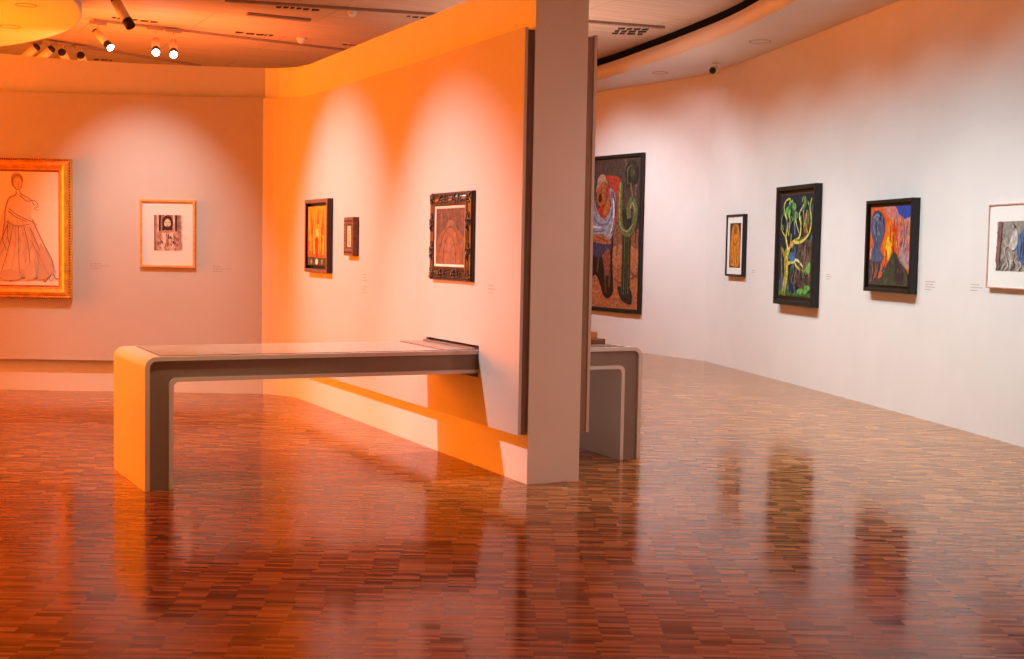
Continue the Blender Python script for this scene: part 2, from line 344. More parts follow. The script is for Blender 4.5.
# ------------------------------------------------------------------ pictures
def catmull(pts, n=6):
    if len(pts) < 3: return [tuple(p) for p in pts]
    o = []
    for i in range(len(pts)-1):
        q = [Vector(pts[min(max(j, 0), len(pts)-1)]) for j in (i-1, i, i+1, i+2)]
        for k in range(n):
            t = k/n
            o.append(.5*((2*q[1])+(q[2]-q[0])*t+(2*q[0]-5*q[1]+4*q[2]-q[3])*t*t+(3*q[1]-q[0]-3*q[2]+q[3])*t**3))
    o.append(Vector(pts[-1])); return o
PAINTS = {}
def paint(c, noise=.3):
    k = (tuple(c), noise)
    if k not in PAINTS: PAINTS[k] = mat('paint_%d_%d_%d_%d' % (*c, int(noise*100)), c, .55, noise, 22, spec=.3, bump=.2)
    return PAINTS[k]
class Art:
    """flat picture surface: layered painted shapes in one mesh; u to the right, v up, both 0..1"""
    def __init__(s, w, h, ground, noise=.25):
        s.w, s.h, s.bm, s.mats, s.k = w, h, bmesh.new(), [], 0
        s.noise = noise
        s.shape([(0, 0), (1, 0), (1, 1), (0, 1)], ground)
    def mi(s, c):
        m = paint(c, s.noise)
        if m not in s.mats: s.mats.append(m)
        return s.mats.index(m)
    def P(s, u, v): return ((min(max(u, 0.002), .998)-.5)*s.w, -s.k*.00012, (min(max(v, .002), .998)-.5)*s.h)
    def shape(s, pts, c, smooth=False):
        if smooth: pts = [(p[0], p[1]) for p in catmull([Vector((*p, 0)) for p in list(pts)+[pts[0]]], 5)][:-1]
        f = s.bm.faces.new([s.bm.verts.new(s.P(*p[:2])) for p in pts]); f.material_index = s.mi(c); f.normal_update()
        if f.normal.y > 0: f.normal_flip()
        bmesh.ops.triangulate(s.bm, faces=[f]); s.k += 1
    def ell(s, u, v, ru, rv, c, rot=0, n=22):
        s.shape([(u+ru*math.cos(t)*math.cos(rot)-rv*math.sin(t)*math.sin(rot)*s.h/s.w, v+ru*math.cos(t)*math.sin(rot)*s.w/s.h+rv*math.sin(t)*math.cos(rot)) for t in [2*math.pi*i/n for i in range(n)]], c)
    def line(s, pts, wd, c, taper=0):
        """ribbon of metric width wd along a smoothed path"""
        q = [Vector((p[0]*s.w, p[1]*s.h)) for p in catmull([Vector((*p, 0)) for p in pts])]
        L, R = [], []
        for i, p in enumerate(q):
            d = (q[min(i+1, len(q)-1)]-q[max(i-1, 0)]);
            if d.length < 1e-9: d = Vector((1, 0))
            d.normalize(); n = Vector((-d.y, d.x)); k = wd/2*(1-taper*i/(len(q)-1))
            L.append((p+n*k)); R.append((p-n*k))
        mi = s.mi(c)
        for i in range(len(q)-1):
            f = s.bm.faces.new([s.bm.verts.new(s.P(v.x/s.w, v.y/s.h)) for v in (L[i], R[i], R[i+1], L[i+1])]); f.material_index = mi
        s.k += 1
    def make(s, name, parent, y, dx=0, dz=0):
        s.bm.normal_update()
        for f in s.bm.faces:
            if f.normal.y > 0: f.normal_flip()
        o = link(name, s.bm, s.mats, parent, auto=False); o.location = (dx, y, dz); return o
def frame(bm, w, h, prof, mi=0):
    """mitred moulding: prof = (inset from the outer edge, -depth) points, closed"""
    R = []
    for sx, sz in ((-1, -1), (1, -1), (1, 1), (-1, 1)):
        R.append([bm.verts.new((sx*(w/2-a), -d, sz*(h/2-a))) for a, d in prof])
    n = len(prof)
    for i in range(4):
        A, B = R[i], R[(i+1) % 4]
        for k in range(n): bm.faces.new((A[k], B[k], B[(k+1) % n], A[(k+1) % n])).material_index = mi
def flat(name, w, h, y, m, parent, t=.004, hole=None):
    bm = bmesh.new()
    if hole: frame(bm, w, h, [(0, 0), (0, t), ((w-hole[0])/2, t), ((w-hole[0])/2, 0)])
    else: box(bm, -w/2, w/2, -t, 0, -h/2, h/2)
    o = link(name, bm, m, parent); o.location = (0, y, 0); return o
def facing(nx, ny): return math.atan2(nx, -ny)     # rotation whose local -y is the outward normal
PICS = 'pictures hung along the gallery walls'
def picture(name, label, cat, C, n, depth):
    l = math.hypot(*n); n = (n[0]/l, n[1]/l)
    return thing(name, label, cat, (C[0]-n[0]*depth, C[1]-n[1]*depth, C[2]), facing(*n), PICS)
NL = (-.43299, -.9014)
# --- gold-framed drawing, far left
g = picture('framed_drawing', 'large drawing of a woman in a long gown in a wide gold frame', 'picture', (1.159, 13.066, 1.578), NL, .069)
w, h = 1.145, 1.347
bm = bmesh.new(); frame(bm, w, h, [(0, 0), (0, .045), (.012, .058), (.03, .05), (.04, .062), (.062, .07), (.082, .058), (.096, .04), (.108, .042), (.115, .03), (.115, 0)]); link('frame', bm, M_GOLD, g)
bm = bmesh.new()
def bead(bm, x, y, z, r): 
    mtx = Matrix.Translation((x, y, z)); bmesh.ops.create_icosphere(bm, subdivisions=1, radius=r, matrix=mtx)
n_ = 52
for i in range(n_):
    t = (i+.5)/n_
    for sgn in (-1, 1):
        bead(bm, (t-.5)*w, -.056, sgn*(h/2-.011), .011); bead(bm, sgn*(w/2-.011), -.056, (t-.5)*h, .011)
o = link('beading', bm, M_GOLDD, g, smooth=True); o['label'] = 'darker beaded outer edge'
iw, ih = w-.23, h-.23
bm = bmesh.new(); frame(bm, iw+.004, ih+.004, [(0, 0), (0, .034), (.012, .030), (.012, 0)]); o = link('slip', bm, mat('red_slip', (.42, .09, .03), .5, .2, 12, linear=True), g); o['label'] = 'narrow red inner slip'
a = Art(iw-.02, ih-.02, (252, 238, 222), .03)
sk = (146, 100, 74); sk2 = (204, 166, 138); sk3 = (236, 208, 184)
a.shape([(.38, .60), (.30, .45), (.20, .30), (.12, .10), (.2, .045), (.45, .035), (.75, .04), (.93, .09), (.95, .18), (.86, .34), (.78, .48), (.70, .60), (.62, .68), (.46, .70)], sk3, True)
a.shape([(.44, .76), (.42, .66), (.47, .58), (.62, .57), (.70, .64), (.70, .73), (.62, .80), (.52, .81)], (242, 216, 194), True)
a.ell(.555, .895, .055, .062, (236, 204, 178)); a.shape([(.49, .90), (.50, .965), (.56, .985), (.62, .95), (.615, .905), (.58, .94), (.53, .93), (.515, .86)], sk2, True)
a.line([(.505, .90), (.52, .95), (.58, .965), (.61, .92), (.60, .86), (.565, .835), (.53, .86), (.505, .90)], .006, sk); a.line([(.535, .905), (.55, .908)], .004, sk); a.line([(.575, .905), (.592, .908)], .004, sk); a.line([(.57, .90), (.575, .875)], .003, sk); a.line([(.555, .86), (.58, .86)], .004, sk)
a.line([(.545, .83), (.54, .79), (.47, .76), (.43, .66), (.42, .55)], .007, sk); a.line([(.585, .835), (.60, .80), (.69, .76), (.74, .70)], .006, sk)
for q in ([(.585, .79), (.66, .74), (.74, .745), (.78, .70), (.74, .675), (.78, .66)], [(.47, .67), (.55, .62), (.64, .585), (.72, .555), (.77, .53)], [(.46, .65), (.54, .60), (.66, .56)],
          [(.42, .55), (.40, .42), (.42, .34), (.46, .30)], [(.46, .57), (.45, .45), (.47, .36)], [(.72, .58), (.76, .50), (.84, .36), (.92, .24), (.945, .16)], [(.44, .56), (.55, .52), (.70, .54)]): a.line(q, .007, sk, .4)
for i in range(9):
    t = i/8; a.line([(.45+.24*t, .53-.02*t), (.35+.46*t+.02*math.sin(i*3), .32), (.22+.66*t+.03*math.sin(i*5), .10+.02*math.sin(i*2.3))], .006, [sk, sk2][i % 2], .3)
for i in range(14):
    t = i/13; x = .14+.80*t; a.line([(x, .11+.03*math.sin(i*1.7)), (x+.03, .055+.02*math.sin(i)), (x+.07, .07), (x+.09, .12+.02*math.cos(i))], .008, [sk2, sk][i % 2], .2)
for i in range(40):
    t = random.random(); x = .2+.66*t; y0 = .12+.36*random.random()*(1-abs(t-.5)); a.line([(.4+.32*t+(x-.4-.32*t)*.5, y0+.16), (x*.6+.2*t+.13, y0+.08), (x*.8+.1, y0)], .004, sk2, .6)
a.shape([(.80, .38), (.93, .20), (.90, .08), (.78, .06), (.80, .2)], (214, 178, 150), True); a.shape([(.3, .10), (.5, .14), (.6, .06), (.4, .045)], (220, 188, 162), True); a.shape([(.62, .14), (.72, .22), (.76, .08), (.66, .05)], (220, 188, 162), True)
for i in range(8): a.line([(.70+.02*i, .40-.03*i), (.76+.02*i, .30-.03*i), (.74+.022*i, .20-.015*i)], .010, sk2, .5)
a.make('sketch', g, -.024)
# --- drawing with oak frame
g = picture('framed_print', 'portrait print in a thin light oak frame with wide white mat', 'picture', (2.52, 12.457, 1.553), NL, .03)
w, h = .535, .655
bm = bmesh.new(); frame(bm, w, h, [(0, 0), (0, .028), (.003, .031), (.02, .031), (.023, .028), (.023, 0)]); link('frame', bm, M_OAK, g)
flat('mat_board', w-.046, h-.046, -.010, M_MATB, g)
a = Art(.275, .345, (176, 136, 124), .35); dk = (72, 40, 36); lt = (240, 206, 192); md = (196, 150, 136)
for i in range(11): u = .03+.094*i; a.line([(u, 1), (u+.02*math.sin(i*2), .6), (u+.015*math.cos(i), 0)], .007+.006*(i % 3), [(120, 78, 70), lt, dk][i % 3])
a.shape([(.08, 0), (.06, .35), (.14, .52), (.34, .56), (.62, .56), (.84, .52), (.93, .38), (.92, 0)], md, True)
a.ell(.475, .78, .19, .21, dk); a.shape([(.30, .80), (.29, .58), (.64, .58), (.645, .80)], dk)
a.ell(.475, .745, .115, .15, lt); a.shape([(.36, .71), (.40, .60), (.47, .565), (.55, .60), (.59, .71), (.52, .67), (.43, .67)], dk, True)
a.line([(.40, .785), (.455, .79)], .006, dk); a.line([(.50, .79), (.555, .785)], .006, dk); a.line([(.475, .77), (.465, .71), (.49, .705)], .004, md); a.line([(.43, .685), (.52, .685)], .005, dk)
a.shape([(.28, .50), (.24, 0), (.40, 0), (.42, .5)], lt); a.shape([(.52, .5), (.56, 0), (.70, 0), (.68, .52)], lt)
for i in range(60): u, v = .15+.7*random.random(), .05+.45*random.random(); a.line([(u, v), (u+.04*random.random(), v-.07)], .006, random.choice([dk, lt, (96, 50, 44)]))
a.make('print', g, -.0145, .006, .008)

NX = (-1, 0)
# --- orange picture in deep dark box frame
g = picture('framed_painting', 'orange and yellow abstract painting in a deep dark box frame', 'picture', (3.484, 10.83, 1.549), NX, .0505)
w, h = .648, .648
bm = bmesh.new(); frame(bm, w, h, [(0, 0), (0, .046), (.004, .050), (.03, .050), (.034, .046), (.034, .012), (.034, 0)]); link('frame', bm, M_DKFRAME, g)
bm = bmesh.new(); frame(bm, w-.002, h-.002, [(.001, .0502), (.001, .0512), (.032, .0512), (.032, .0502)]); o = link('front_face', bm, M_BROWNF, g); o['label'] = 'brown front edge of the frame'
flat('backing', w-.068, h-.068, -.002, M_BLACKF, g)
a = Art(.53, .525, (236, 146, 30), .3)
a.shape([(0, 0), (1, 0), (1, .13), (0, .15)], (70, 66, 44)); a.shape([(0, .15), (1, .13), (1, .42), (.6, .5), (0, .40)], (226, 96, 24))
for i in range(16):
    u = .05+.06*i; a.line([(u, .16+.1*random.random()), (u+.03*math.sin(i), .5), (u+.05*math.cos(i*2), .6+.35*random.random())], .02+.012*(i % 3), [(214, 70, 26), (246, 186, 54), (198, 120, 26), (240, 160, 30)][i % 4], .5)
a.shape([(.45, .16), (.42, .42), (.50, .55), (.58, .42), (.56, .16)], (206, 46, 24), True); a.shape([(.42, .45), (.46, .62), (.56, .60), (.60, .45), (.52, .50)], (250, 196, 110), True)
a.shape([(.15, .5), (.2, .85), (.28, .55)], (180, 92, 24)); a.shape([(.7, .55), (.82, .9), (.86, .5)], (204, 82, 30)); a.shape([(.48, .7), (.55, .95), (.63, .7)], (196, 90, 40))
a.ell(.5, .065, .07, .05, (236, 220, 190)); a.ell(.22, .065, .06, .04, (150, 132, 70)); a.ell(.78, .06, .06, .045, (120, 126, 74)); a.line([(.08, .04), (.1, .12)], .012, (150, 132, 70))
a.make('canvas', g, -.036)
# --- tiny relief
g = picture('framed_relief', 'tiny carved wooden frame holding a narrow pale relief', 'picture', (3.481, 9.966, 1.543), NX, .0535)
w, h = .236, .318
bm = bmesh.new(); frame(bm, w, h, [(0, 0), (0, .040), (.006, .048), (.03, .050), (.050, .049), (.060, .043), (.060, 0)]); link('frame', bm, M_BROWNF, g)
bm = bmesh.new()
for i in range(7):
    for sgn in (-1, 1): bead(bm, (i-3)*.026, -.050, sgn*.128, .010)
for i in range(8):
    for sgn in (-1, 1): bead(bm, sgn*.087, -.049, (i-3.5)*.028, .007)
o = link('carving', bm, mat('carved_walnut', (.16, .07, .035), .5, .4, 30, linear=True), g, smooth=True)
bm = bmesh.new(); frame(bm, .117, .199, [(0, 0), (0, .044), (.012, .042), (.012, 0)]); link('slip', bm, M_DKFRAME, g)
a = Art(.093, .175, (236, 196, 168), .1); a.ell(.5, .72, .16, .09, (206, 150, 122)); a.shape([(.3, .1), (.34, .6), (.66, .6), (.7, .1)], (214, 162, 132), True); a.line([(.4, .1), (.45, .5)], .004, (150, 96, 74)); a.make('relief', g, -.040)
# --- carved ornate frame
g = picture('framed_painting', 'brown painting in an ornate carved dark frame beside the slot wall end', 'picture', (3.494, 7.943, 1.540), NX, .0415)
g['label'] = 'dull brown painting in an ornate carved dark frame, above where the table enters the wall'
w, h = .700, .604
bm = bmesh.new(); frame(bm, w, h, [(0, 0), (0, .018), (.008, .030), (.020, .034), (.036, .028), (.056, .026), (.074, .036), (.086, .038), (.094, .032), (.094, 0)]); link('frame', bm, M_DKFRAME, g)
bm = bmesh.new()
def leaf(cx_, cz, ang, s):
    """one scrolled leaf of the carving: a curl of shrinking beads with a lobe"""
    for i in range(9):
        t = i/8*4.4; r = .026*s*(1-.085*i)
        x = r*math.cos(t)*.9; z = r*math.sin(t)*.9
        X = cx_+x*math.cos(ang)-z*math.sin(ang); Z = cz+x*math.sin(ang)+z*math.cos(ang)
        bead(bm, X, -.034-.004*math.sin(i), Z, .0085*s*(1-.04*i))
    for k in (-1, 0, 1):
        X = cx_+.036*s*math.cos(ang+k*.6); Z = cz+.036*s*math.sin(ang+k*.6)
        bmesh.ops.create_icosphere(bm, subdivisions=1, radius=.012*s, matrix=Matrix.Translation((X, -.032, Z)) @ Matrix.Rotation(-(ang+k*.6), 4, 'Y') @ Matrix.Diagonal((1.7, 1, .55, 1)))
frame(bm, w-.03, h-.03, [(0, .028), (0, .031), (.05, .031), (.05, .028)])
for i in range(6):
    t = (i+.5)/6
    for sgn in (-1, 1):
        leaf((t-.5)*(w-.02), sgn*(h/2-.046), (0 if i % 2 else math.pi), 1.1); leaf(sgn*(w/2-.046), (t-.5)*(h-.02), (math.pi/2 if i % 2 else -math.pi/2), 1.1)
o = link('carving', bm, mat('carved_dark', (.055, .028, .02), .32, .45, 26, linear=True, spec=.6), g, smooth=True); o['label'] = 'scrolled leaf carving'
bm = bmesh.new(); frame(bm, w-.186, h-.186, [(0, 0), (0, .031), (.004, .033), (.018, .027), (.018, 0)]); o = link('liner', bm, mat('linen_liner', (.80, .70, .62), .8, .06, 60, linear=True), g); o['label'] = 'pale linen liner'
a = Art(w-.219, h-.219, (98, 74, 68), .4)
a.shape([(.0, .0), (1, 0), (1, .42), (.86, .55), (.75, .62), (.62, .70), (.45, .72), (.26, .62), (.1, .5), (0, .3)], (124, 86, 68), True)
a.shape([(.2, 0), (.22, .40), (.38, .62), (.60, .62), (.74, .42), (.80, 0)], (140, 96, 74), True); a.shape([(.40, 0), (.38, .36), (.50, .48), (.60, .36), (.60, 0)], (140, 100, 84), True)
for q in ([(.1, .2), (.25, .5), (.45, .68), (.65, .62), (.8, .4), (.85, .1)], [(.25, .05), (.3, .35), (.42, .5)], [(.7, .05), (.66, .35), (.55, .5)], [(0, .8), (.3, .85), (.6, .8), (1, .86)]): a.line(q, .012, (92, 62, 52), .4)
for i in range(8): a.line([(.05+.12*i, .95), (.07+.12*i, .75), (.04+.12*i, .6)], .010, [(98, 78, 74), (134, 100, 84)][i % 2], .4)
a.shape([(.34, .66), (.42, .76), (.54, .79), (.66, .74), (.72, .62), (.54, .68)], (128, 98, 84), True); a.make('canvas', g, -.024)

# --- large dark painting beyond the partition
NF = (-.995, -.097)
g = picture('framed_painting', 'largest painting, seated figure with pale cloth beside a green cactus, black frame', 'picture', (9.785, 16.591, 1.732), NF, .0585)
w, h = 2.06, 2.335
bm = bmesh.new(); frame(bm, w, h, [(0, 0), (0, .055), (.006, .06), (.045, .06), (.055, .05), (.06, .03), (.06, 0)]); link('frame', bm, M_BLACKF, g)
a = Art(w-.11, h-.11, (70, 57, 50), .5)
och = (166, 104, 68); red = (158, 54, 34); grn = (88, 92, 56); dkg = (44, 43, 32); lg = (136, 136, 86)
a.shape([(0, 0), (1, 0), (1, .40), (.80, .44), (.55, .38), (.3, .45), (0, .42)], och); a.shape([(.45, .62), (.48, .86), (.62, .89), (.76, .84), (.74, .60), (.6, .5)], red, True)
a.shape([(0, .42), (.3, .45), (.55, .38), (.8, .44), (1, .40), (1, .52), (.7, .56), (0, .58)], (126, 80, 58), True)
for i in range(26): u, v = random.random(), .5+.5*random.random(); a.line([(u, v), (u+.03, v-.08), (u+.02, v-.2)], .05, random.choice([(96, 78, 66), (52, 44, 42), (112, 84, 66), (84, 62, 50)]), .7)
for i in range(22): u, v = random.random(), .4*random.random(); a.line([(u, v), (u+.08, v-.03), (u+.16, v+.01)], .05, random.choice([(150, 92, 60), (184, 122, 82), (128, 78, 52)]), .7)
# figure: dark skirt and legs, folded arms, shawl, bowed head
a.shape([(.30, .20), (.30, .52), (.46, .62), (.66, .52), (.67, .32), (.69, .13), (.64, .07), (.57, .08), (.52, .16), (.46, .22), (.40, .20)], (40, 27, 24), True)
for q in ([(.60, .10), (.58, .28), (.62, .44)], [(.64, .14), (.64, .3), (.60, .42)], [(.48, .24), (.50, .36)]): a.line(q, .05, (92, 58, 44), .6)
a.shape([(.30, .52), (.34, .40), (.48, .34), (.64, .38), (.66, .52), (.56, .58)], (64, 58, 84), True)
a.shape([(.54, .36), (.62, .40), (.65, .34), (.63, .22), (.58, .24)], (128, 72, 58), True)
a.shape([(.34, .70), (.28, .56), (.36, .46), (.52, .50), (.64, .46), (.70, .60), (.69, .76), (.62, .80), (.64, .68), (.56, .60), (.46, .66), (.40, .78)], (138, 134, 144), True)
for q in ([(.32, .62), (.42, .52), (.56, .52)], [(.36, .68), (.46, .58), (.58, .56), (.66, .64)], [(.64, .78), (.66, .66), (.60, .56)], [(.40, .74), (.46, .62)]): a.line(q, .05, (96, 98, 122), .5)
for q in ([(.29, .60), (.36, .49), (.5, .51)], [(.67, .74), (.68, .60), (.64, .50)], [(.36, .72), (.42, .64)], [(.40, .55), (.52, .54)]): a.line(q, .04, (190, 184, 188), .6)
a.line([(.66, .78), (.70, .66), (.66, .5)], .03, (70, 66, 82), .5)
a.shape([(.44, .72), (.45, .82), (.52, .87), (.58, .82), (.57, .72), (.51, .68)], (150, 82, 48), True); a.shape([(.45, .80), (.47, .88), (.54, .90), (.59, .84), (.53, .85)], (150, 122, 104), True)
a.line([(.45, .78), (.46, .70), (.50, .68)], .03, (92, 48, 30)); a.ell(.50, .74, .025, .03, (58, 30, 20)); a.shape([(.54, .64), (.60, .74), (.63, .72), (.60, .62)], (160, 92, 46), True)
a.shape([(.34, .47), (.46, .50), (.62, .47), (.64, .43), (.46, .44)], (158, 94, 54), True); a.line([(.46, .48), (.6, .45)], .02, (110, 60, 34))
# cactus with upturned arms
a.line([(.84, .07), (.845, .3), (.84, .52), (.84, .66)], .20, dkg); a.shape([(.74, .15), (.80, .06), (.92, .04), (.90, .14)], dkg, True)
for i in range(4): a.line([(.80+.026*i, .1), (.80+.026*i, .48)], .012, [(74, 84, 56), (104, 108, 76)][i % 2])
a.line([(.765, .84), (.76, .66), (.78, .54), (.86, .50), (.93, .55), (.95, .66), (.90, .72), (.865, .66), (.88, .60)], .11, grn); a.line([(.755, .84), (.75, .66), (.77, .55), (.85, .515), (.92, .56)], .03, lg, .3)
a.line([(.95, .64), (.91, .70), (.88, .66)], .03, lg); a.line([(.85, .80), (.84, .92), (.89, .96), (.95, .92), (.93, .84), (.88, .86)], .09, dkg); a.line([(.85, .82), (.845, .92), (.90, .95)], .025, grn)
a.make('canvas', g, -.035)

# --- small orange figure with mat on the right wall
def rn(y): s_ = -7.18380e-3*y+.366766; return (-1, s_)
def rpos(y, z, d):
    n = rn(y); l = math.hypot(*n); return (rwx(y)+n[0]/l*d, y+n[1]/l*d, z)
g = picture('framed_print', 'small orange figure print with white mat in a slim black frame', 'picture', (9.711, 13.101, 1.570), rn(13.05), .064)
w, h = .585, .782
bm = bmesh.new(); frame(bm, w, h, [(0, 0), (0, .058), (.004, .061), (.022, .061), (.026, .058), (.026, 0)]); link('frame', bm, M_BLACKF, g)
flat('mat_board', w-.052, h-.052, -.040, M_MATB, g)
a = Art(.375, .565, (78, 50, 30), .3)
a.shape([(.1, .05), (.06, .5), (.2, .9), (.5, .97), (.8, .9), (.95, .5), (.9, .05)], (196, 126, 44), True)
a.shape([(.2, .04), (.28, .36), (.24, .6), (.4, .74), (.62, .74), (.78, .58), (.72, .34), (.82, .04)], (222, 132, 30), True); a.ell(.5, .82, .12, .08, (150, 74, 28))
for q in ([(.3, .1), (.4, .4), (.34, .66)], [(.7, .1), (.62, .4), (.7, .62)], [(.5, .05), (.52, .5)], [(.36, .6), (.5, .5), (.64, .6)], [(.38, .9), (.5, .93), (.64, .88)]): a.line(q, .014, (84, 42, 20), .4)
for q in ([(.44, .1), (.46, .45)], [(.6, .1), (.58, .5)]): a.line(q, .02, (244, 176, 70), .4)
a.make('print', g, -.0445, .0, 0)
# --- yellow tree painting
g = picture('framed_painting', 'tall painting of a yellow branching tree on dark blue and green, black box frame', 'picture', (9.168, 11.271, 1.566), rn(11.27), .094)
w, h = 1.07, 1.342
bm = bmesh.new(); frame(bm, w, h, [(0, 0), (0, .088), (.004, .092), (.040, .092), (.044, .088), (.06, .06), (.075, .05), (.085, .048), (.085, .0)]); link('frame', bm, M_BLACKF, g)
bm = bmesh.new(); frame(bm, w-.165, h-.165, [(0, 0), (0, .056), (.016, .052), (.016, 0)]); o = link('slip', bm, mat('brown_slip', (.10, .05, .035), .45, .2, 12, linear=True), g); o['label'] = 'dark brown inner slip'
a = Art(w-.195, h-.195, (34, 44, 60), .45)
yl = (206, 198, 92); yd = (166, 150, 46); gr = (112, 168, 84); dk = (22, 26, 32); br = (96, 76, 62)
for i in range(44):
    u, v = random.random(), .1+.85*random.random(); a.line([(u, v), (u+.07*math.sin(i), v-.14)], .05, random.choice([(66, 92, 132), (36, 52, 66), (92, 116, 140), (60, 92, 82)]), .5)
for i in range(12): u, v = .05+.9*random.random(), .76+.16*random.random(); a.ell(u, v, .06, .035, random.choice([(70, 128, 84), gr, (48, 92, 72)]), random.random()*3)
a.shape([(.52, .12), (.5, .3), (.62, .5), (.82, .56), (1, .5), (1, .14), (.8, .08)], (84, 70, 62), True); a.shape([(.66, .2), (.72, .44), (.92, .44), (.96, .2)], (112, 94, 80), True)
a.shape([(0, 0), (1, 0), (1, .05), (.5, .03), (0, .06)], (58, 96, 54)); a.ell(.74, .055, .16, .03, gr); a.ell(.9, .09, .09, .03, (92, 170, 70))
a.line([(.16, .0), (.20, .12), (.24, .24), (.22, .34), (.26, .46)], .11, yd); a.line([(.19, .1), (.24, .24), (.24, .34), (.30, .46)], .06, yl)
a.line([(.24, .32), (.12, .44), (.05, .48)], .06, yd, .5); a.line([(.28, .46), (.20, .58), (.24, .72), (.12, .84), (.14, .93), (.28, .96), (.34, .92)], .042, yl, .6)
a.line([(.27, .44), (.42, .53), (.62, .58), (.66, .70), (.60, .80), (.74, .90), (.76, .97)], .044, yl, .55); a.line([(.44, .53), (.70, .54), (.92, .62), (.97, .74), (.92, .86), (.97, .95)], .036, yl, .5)
a.line([(.26, .32), (.46, .34), (.58, .29), (.72, .26), (.86, .23)], .042, yl, .5); a.line([(.4, .34), (.56, .36), (.7, .32), (.8, .29)], .035, (236, 230, 160), .4); a.shape([(.74, .25), (.84, .28), (.96, .34), (.98, .26), (.88, .22)], gr, True)
a.ell(.42, .39, .10, .05, (66, 118, 176)); a.ell(.40, .51, .06, .035, (206, 120, 60)); a.ell(.40, .51, .03, .018, (236, 200, 130)); a.shape([(.76, .62), (.74, .76), (.82, .82), (.9, .76), (.88, .62)], (132, 78, 40), True)
a.ell(.82, .77, .05, .03, (170, 110, 60)); a.line([(.1, .2), (.06, .5)], .02, (150, 160, 90), .5); a.line([(.9, .88), (.8, .96)], .03, gr, .5); a.line([(.17, .02), (.21, .16), (.22, .34)], .02, (110, 92, 36), .3); a.line([(.50, .555), (.66, .56), (.86, .61)], .012, (130, 120, 44), .3)
for i in range(46):
    u, v = .03+.94*random.random(), .70+.27*random.random(); a.line([(u, v), (u+.03*math.cos(i), v-.03), (u+.05*math.cos(i), v-.05)], .022, random.choice([(96, 150, 100), (150, 190, 110), (60, 110, 90), (40, 70, 80)]), .7)
for i in range(26):
    u, v = .45+.5*random.random(), .12+.42*random.random(); a.line([(u, v), (u-.02, v-.05), (u+.01, v-.10)], .022, random.choice([(70, 58, 54), (126, 104, 84), (52, 50, 54), (140, 120, 96)]), .6)
for q in ([(.30, .60), (.34, .74), (.30, .84)], [(.64, .62), (.54, .72), (.50, .84)], [(.90, .62), (.84, .70), (.86, .84)], [(.22, .58), (.08, .66), (.06, .78)], [(.26, .40), (.36, .46), (.40, .62)]): a.line(q, .02, (190, 186, 92), .5)
for i in range(18): u = .04+.9*random.random(); a.line([(u, .02), (u+.03, .05+.05*random.random())], .018, random.choice([gr, (70, 120, 60), (130, 180, 90)]), .7)
a.make('canvas', g, -.060)
# --- head and flames painting
g = picture('framed_painting', 'painting of a grey-blue oval head against orange flames, black box frame', 'picture', (8.554, 9.143, 1.561), rn(9.14), .084)
w, h = .95, .880
bm = bmesh.new(); frame(bm, w, h, [(0, 0), (0, .078), (.004, .082), (.030, .082), (.034, .078), (.034, .03), (.034, 0)]); link('frame', bm, M_BLACKF, g)
bm = bmesh.new(); frame(bm, w-.066, h-.066, [(0, 0), (0, .052), (.03, .052), (.034, .04), (.034, 0)]); o = link('inner_frame', bm, mat('inner_black', (.02, .018, .018), .5, .2, 20, linear=True), g)
a = Art(w-.13, h-.13, (226, 96, 34), .35)
a.shape([(.0, .2), (.0, .45), (.1, .5), (.36, .3), (.3, .2)], (240, 140, 110))
a.shape([(.52, 1), (1, 1), (1, .86), (.8, .82), (.66, .9)], (52, 74, 170)); a.shape([(1, .86), (.84, .82), (.74, .72), (.74, .3), (1, .2)], (176, 138, 142)); a.shape([(.3, 1), (.6, 1), (.7, .86), (.62, .76), (.5, .84), (.42, .9)], (204, 130, 124), True)
for i in range(10): u = .60+.042*i; a.line([(u, .95-.02*i), (u+.05, .7-.02*i), (u+.02, .44)], .022, [(222, 100, 50), (150, 104, 130), (196, 150, 150), (244, 130, 40)][i % 4], .5)
a.shape([(.40, .24), (.36, .5), (.46, .76), (.56, .84), (.62, .68), (.60, .40), (.52, .26)], (246, 120, 28), True); a.shape([(.42, .36), (.40, .5), (.47, .62), (.58, .52), (.58, .38), (.5, .32)], (252, 186, 44), True)
a.line([(.60, .85), (.60, .6), (.61, .4)], .014, (122, 62, 34)); a.line([(.56, .72), (.62, .66), (.68, .70)], .02, (222, 84, 34))
a.shape([(0, 0), (0, .30), (.16, .34), (.36, .30), (.30, .14), (.4, .0)], (82, 64, 62), True); a.shape([(.24, .08), (.34, .32), (.5, .30), (.42, .14)], (236, 96, 44))
for i in range(8): a.line([(.05+.04*i, .04+.02*i), (.1+.04*i, .2), (.06+.05*i, .28)], .018, [(136, 110, 104), (54, 44, 46), (176, 90, 70)][i % 3], .5)
a.shape([(.06, .30), (.05, .42), (.10, .52), (.02, .70), (.04, .88), (.14, .96), (.28, .93), (.37, .80), (.36, .66), (.30, .54), (.28, .44), (.36, .38), (.32, .30)], (84, 92, 122), True)
a.ell(.18, .75, .10, .13, (112, 120, 150)); a.ell(.15, .77, .04, .06, (70, 78, 108)); a.ell(.24, .74, .035, .06, (74, 80, 110)); a.line([(.07, .9), (.18, .94), (.3, .88), (.35, .76)], .014, (52, 58, 82)); a.line([(.18, .7), (.17, .58), (.2, .46)], .02, (60, 66, 92)); a.line([(.1, .86), (.16, .9), (.24, .88)], .016, (152, 158, 184))
a.shape([(.22, .0), (.40, .16), (.56, .36), (.66, .42), (.78, .30), (.96, .18), (1, 0)], (66, 68, 54), True); a.shape([(.66, .40), (.78, .26), (.9, .18), (.86, .02), (.7, .1)], (58, 42, 46), True); a.line([(.36, .04), (.52, .24), (.64, .38)], .02, (100, 102, 82), .4); a.line([(.7, .32), (.84, .14)], .012, (90, 84, 76))
